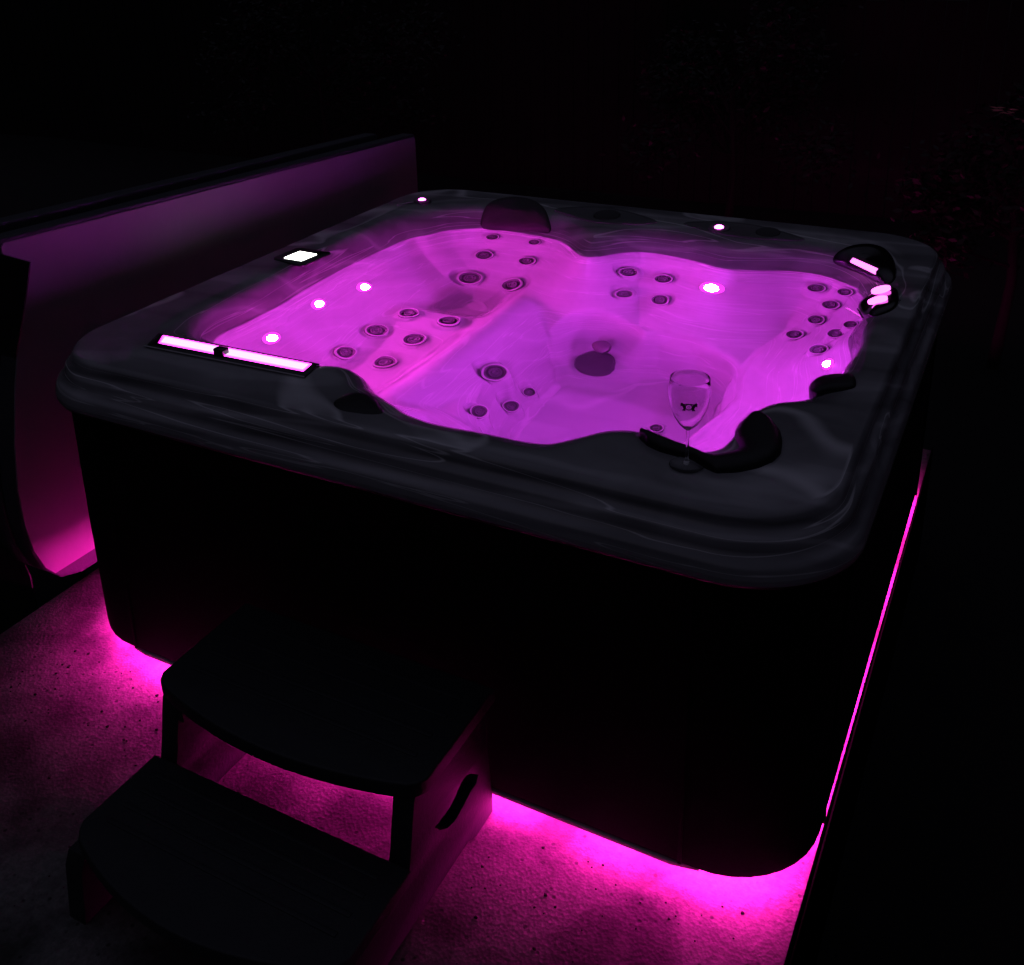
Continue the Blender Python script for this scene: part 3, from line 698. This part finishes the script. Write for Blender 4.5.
# ------------------------------------------------------------------ dark garden behind
def fence(y,xa,xb):
    f=empty('garden_fence',((xa+xb)/2,y,-.45),'unlit dark timber board fence running behind the hot tub','fence')
    bm=bmesh.new(); x=xa; rnd=random.Random(5)
    while x<xb:
        w=.14; h=1.75+rnd.uniform(-.01,.01); box_bm(bm,x,x+w,y-.010+rnd.uniform(-.002,.002),y+.010,-.45,h-.45,.002,1); x+=w+.006
    link('board_panel',from_bm('board_panel',bm),M['wood'],f)
    for z in (-.1,.5,1.05): box('rail',xa,xb,y+.012,y+.05,z-.04,z+.04,M['wood'],f)
fence(7.2,-17,9)
def leafy(name,loc,label,cat,h,rad,nl,seed,leafm,limbs,group=None):
    t=empty(name,loc,label,cat,group); rnd=random.Random(seed)
    lx,ly,lz=loc; k=0
    tips=[]
    main=[(lx,ly,lz),(lx+.03,ly,lz+h*.3),(lx-.02,ly+.03,lz+h*.6)]
    link('trunk',tube('trunk',main,[.035,.028,.02]),M['bark'],t)
    br=[]
    for q in range(limbs):
        a=rnd.uniform(0,2*math.pi); e=rnd.uniform(.2,1.2); L_=rad*rnd.uniform(.6,1.1)
        p0=Vector(main[1]).lerp(Vector(main[2]),rnd.random()); d=Vector((math.cos(a)*math.cos(e),math.sin(a)*math.cos(e),math.sin(e)))
        p1=p0+d*L_*.5+Vector((0,0,.05)); p2=p0+d*L_+Vector((0,0,rnd.uniform(-.15,.1))); br.append((p0,p1,p2)); tips.append((p1,p2))
    bm=bmesh.new()
    for p0,p1,p2 in br:
        me=tube('b',[p0,p1,p2],[.012,.008,.003],6); bm.from_mesh(me); bpy.data.meshes.remove(me)
    link('branches',from_bm('branches',bm),M['bark'],t)
    V=[];F=[]
    for q in range(nl):
        p1,p2=rnd.choice(tips); c=p1.lerp(p2,rnd.random()**.6)+Vector((rnd.gauss(0,.07),rnd.gauss(0,.07),rnd.gauss(0,.06)))*rad*1.6
        s=rnd.uniform(.018,.036); u=Vector((rnd.gauss(0,1),rnd.gauss(0,1),rnd.gauss(0,.5))).normalized(); w=u.cross(Vector((rnd.gauss(0,1),rnd.gauss(0,1),rnd.gauss(0,1)))).normalized()
        b=len(V); V+= [c-u*s,c+w*s*.42,c+u*s,c-w*s*.42]; F.append((b,b+1,b+2,b+3))
    link('foliage',mesh('foliage',V,F),leafm,t)
    return t
leafy('tree',(-3.2,5.6,-.45),'dim dark leafy tree beyond the folded cover at the far left','tree',2.2,1.1,6000,11,M['leaf'],16)
leafy('tree',(.3,5.9,-.45),'dim dark leafy tree straight behind the back rim of the hot tub','tree',2.0,1.0,6000,12,M['leaf'],16)
leafy('shrub',(2.25,4.35,-.45),'dark leafy shrub beyond the back right corner of the hot tub','shrub',1.7,.75,5000,13,M['leaf'],14)
# thin red twig that catches a little light at the right edge
tw=empty('red_leaved_plant',(2.62,2.9,-.45),'slender plant with a few faint reddish leaves at the right edge of the photo','plant')
stem=[(2.62,2.9,-.45),(2.55,2.92,.3),(2.42,2.95,.9),(2.26,3.0,1.16),(2.15,3.0,1.20)]
link('stem',tube('stem',stem,[.012,.010,.007,.004,.002]),M['bark'],tw)
V=[];F=[];rnd=random.Random(4)
for q in range(34):
    p=Vector(stem[3]).lerp(Vector(stem[4]),rnd.uniform(-1.2,1.05)) + Vector((rnd.gauss(0,.012),rnd.gauss(0,.03),rnd.gauss(0,.010)))
    u=Vector((rnd.choice((-1,1)),rnd.gauss(0,.4),rnd.gauss(0,.25))).normalized(); w=u.cross(Vector((0,-.5,1))).normalized(); s=rnd.uniform(.012,.026)
    b=len(V); V+= [p-u*s,p+w*s*.28,p+u*s,p-w*s*.28]; F.append((b,b+1,b+2,b+3))
link('leaves',mesh('leaves',V,F),M['redleaf'],tw)

# ------------------------------------------------------------------ night sky light
w=bpy.data.worlds.new('World'); S.world=w; w.use_nodes=True; nt=w.node_tree
bg=nt.nodes['Background']
sky=nt.nodes.new('ShaderNodeTexSky'); sky.sky_type='NISHITA'; sky.sun_disc=False; sky.sun_elevation=R(1.5); sky.sun_rotation=R(200); sky.ozone_density=2.5
sky.sun_elevation=R(12)
tcw=nt.nodes.new('ShaderNodeTexCoord'); sx_=nt.nodes.new('ShaderNodeSeparateXYZ'); nt.links.new(tcw.outputs['Generated'],sx_.inputs[0])
mrw=nt.nodes.new('ShaderNodeMapRange'); mrw.inputs['From Min'].default_value=.35; mrw.inputs['From Max'].default_value=.95; nt.links.new(sx_.outputs['Z'],mrw.inputs['Value'])
hs=nt.nodes.new('ShaderNodeHueSaturation'); hs.inputs['Saturation'].default_value=.38
nt.links.new(sky.outputs[0],hs.inputs['Color'])
tn=nt.nodes.new('ShaderNodeMix'); tn.data_type='RGBA'; tn.blend_type='MULTIPLY'; tn.inputs[0].default_value=1; tn.inputs[7].default_value=(1.09,.94,1.22,1)
nt.links.new(hs.outputs[0],tn.inputs[6]); nt.links.new(tn.outputs[2],bg.inputs['Color'])
ml=nt.nodes.new('ShaderNodeMath'); ml.operation='MULTIPLY'; ml.inputs[1].default_value=SKY; nt.links.new(mrw.outputs[0],ml.inputs[0]); nt.links.new(ml.outputs[0],bg.inputs['Strength'])

# ------------------------------------------------------------------ camera
cam=bpy.data.cameras.new('camera'); co=bpy.data.objects.new('camera',cam); COL.objects.link(co); S.camera=co
yaw,pit,rol,f=-0.5033,0.3497,-0.0311,1040.3752
Fv=Vector((math.sin(yaw)*math.cos(pit),math.cos(yaw)*math.cos(pit),-math.sin(pit)))
Rv=Fv.cross(Vector((0,0,1))).normalized(); Uv=Rv.cross(Fv)
R2=Rv*math.cos(rol)+Uv*math.sin(rol); U2=Uv*math.cos(rol)-Rv*math.sin(rol)
mw=Matrix((( R2.x,U2.x,-Fv.x,2.3362),(R2.y,U2.y,-Fv.y,-1.6206),(R2.z,U2.z,-Fv.z,1.9616),(0,0,0,1)))
co.matrix_world=mw
cam.sensor_fit='HORIZONTAL'; cam.sensor_width=36; cam.lens=36*f/1024; cam.shift_x=(512-485.25)/1024; cam.shift_y=-(482.5-300.46)/1024
cam.clip_start=.05; cam.clip_end=500

# ------------------------------------------------------------------ render settings
S.render.engine='CYCLES'
cy=S.cycles; cy.use_denoising=True
try: cy.denoiser='OPENIMAGEDENOISE'
except Exception: pass
cy.max_bounces=14; cy.diffuse_bounces=5; cy.glossy_bounces=5; cy.transmission_bounces=10; cy.transparent_max_bounces=8
cy.caustics_reflective=True; cy.caustics_refractive=True; cy.blur_glossy=.5; cy.sample_clamp_indirect=4.0
cy.use_adaptive_sampling=True; cy.adaptive_threshold=.01
S.view_settings.view_transform='Standard'; S.view_settings.look='None'; S.view_settings.gamma=1; S.view_settings.use_curve_mapping=False
S.view_settings.exposure=0
S.render.resolution_x=1024; S.render.resolution_y=965
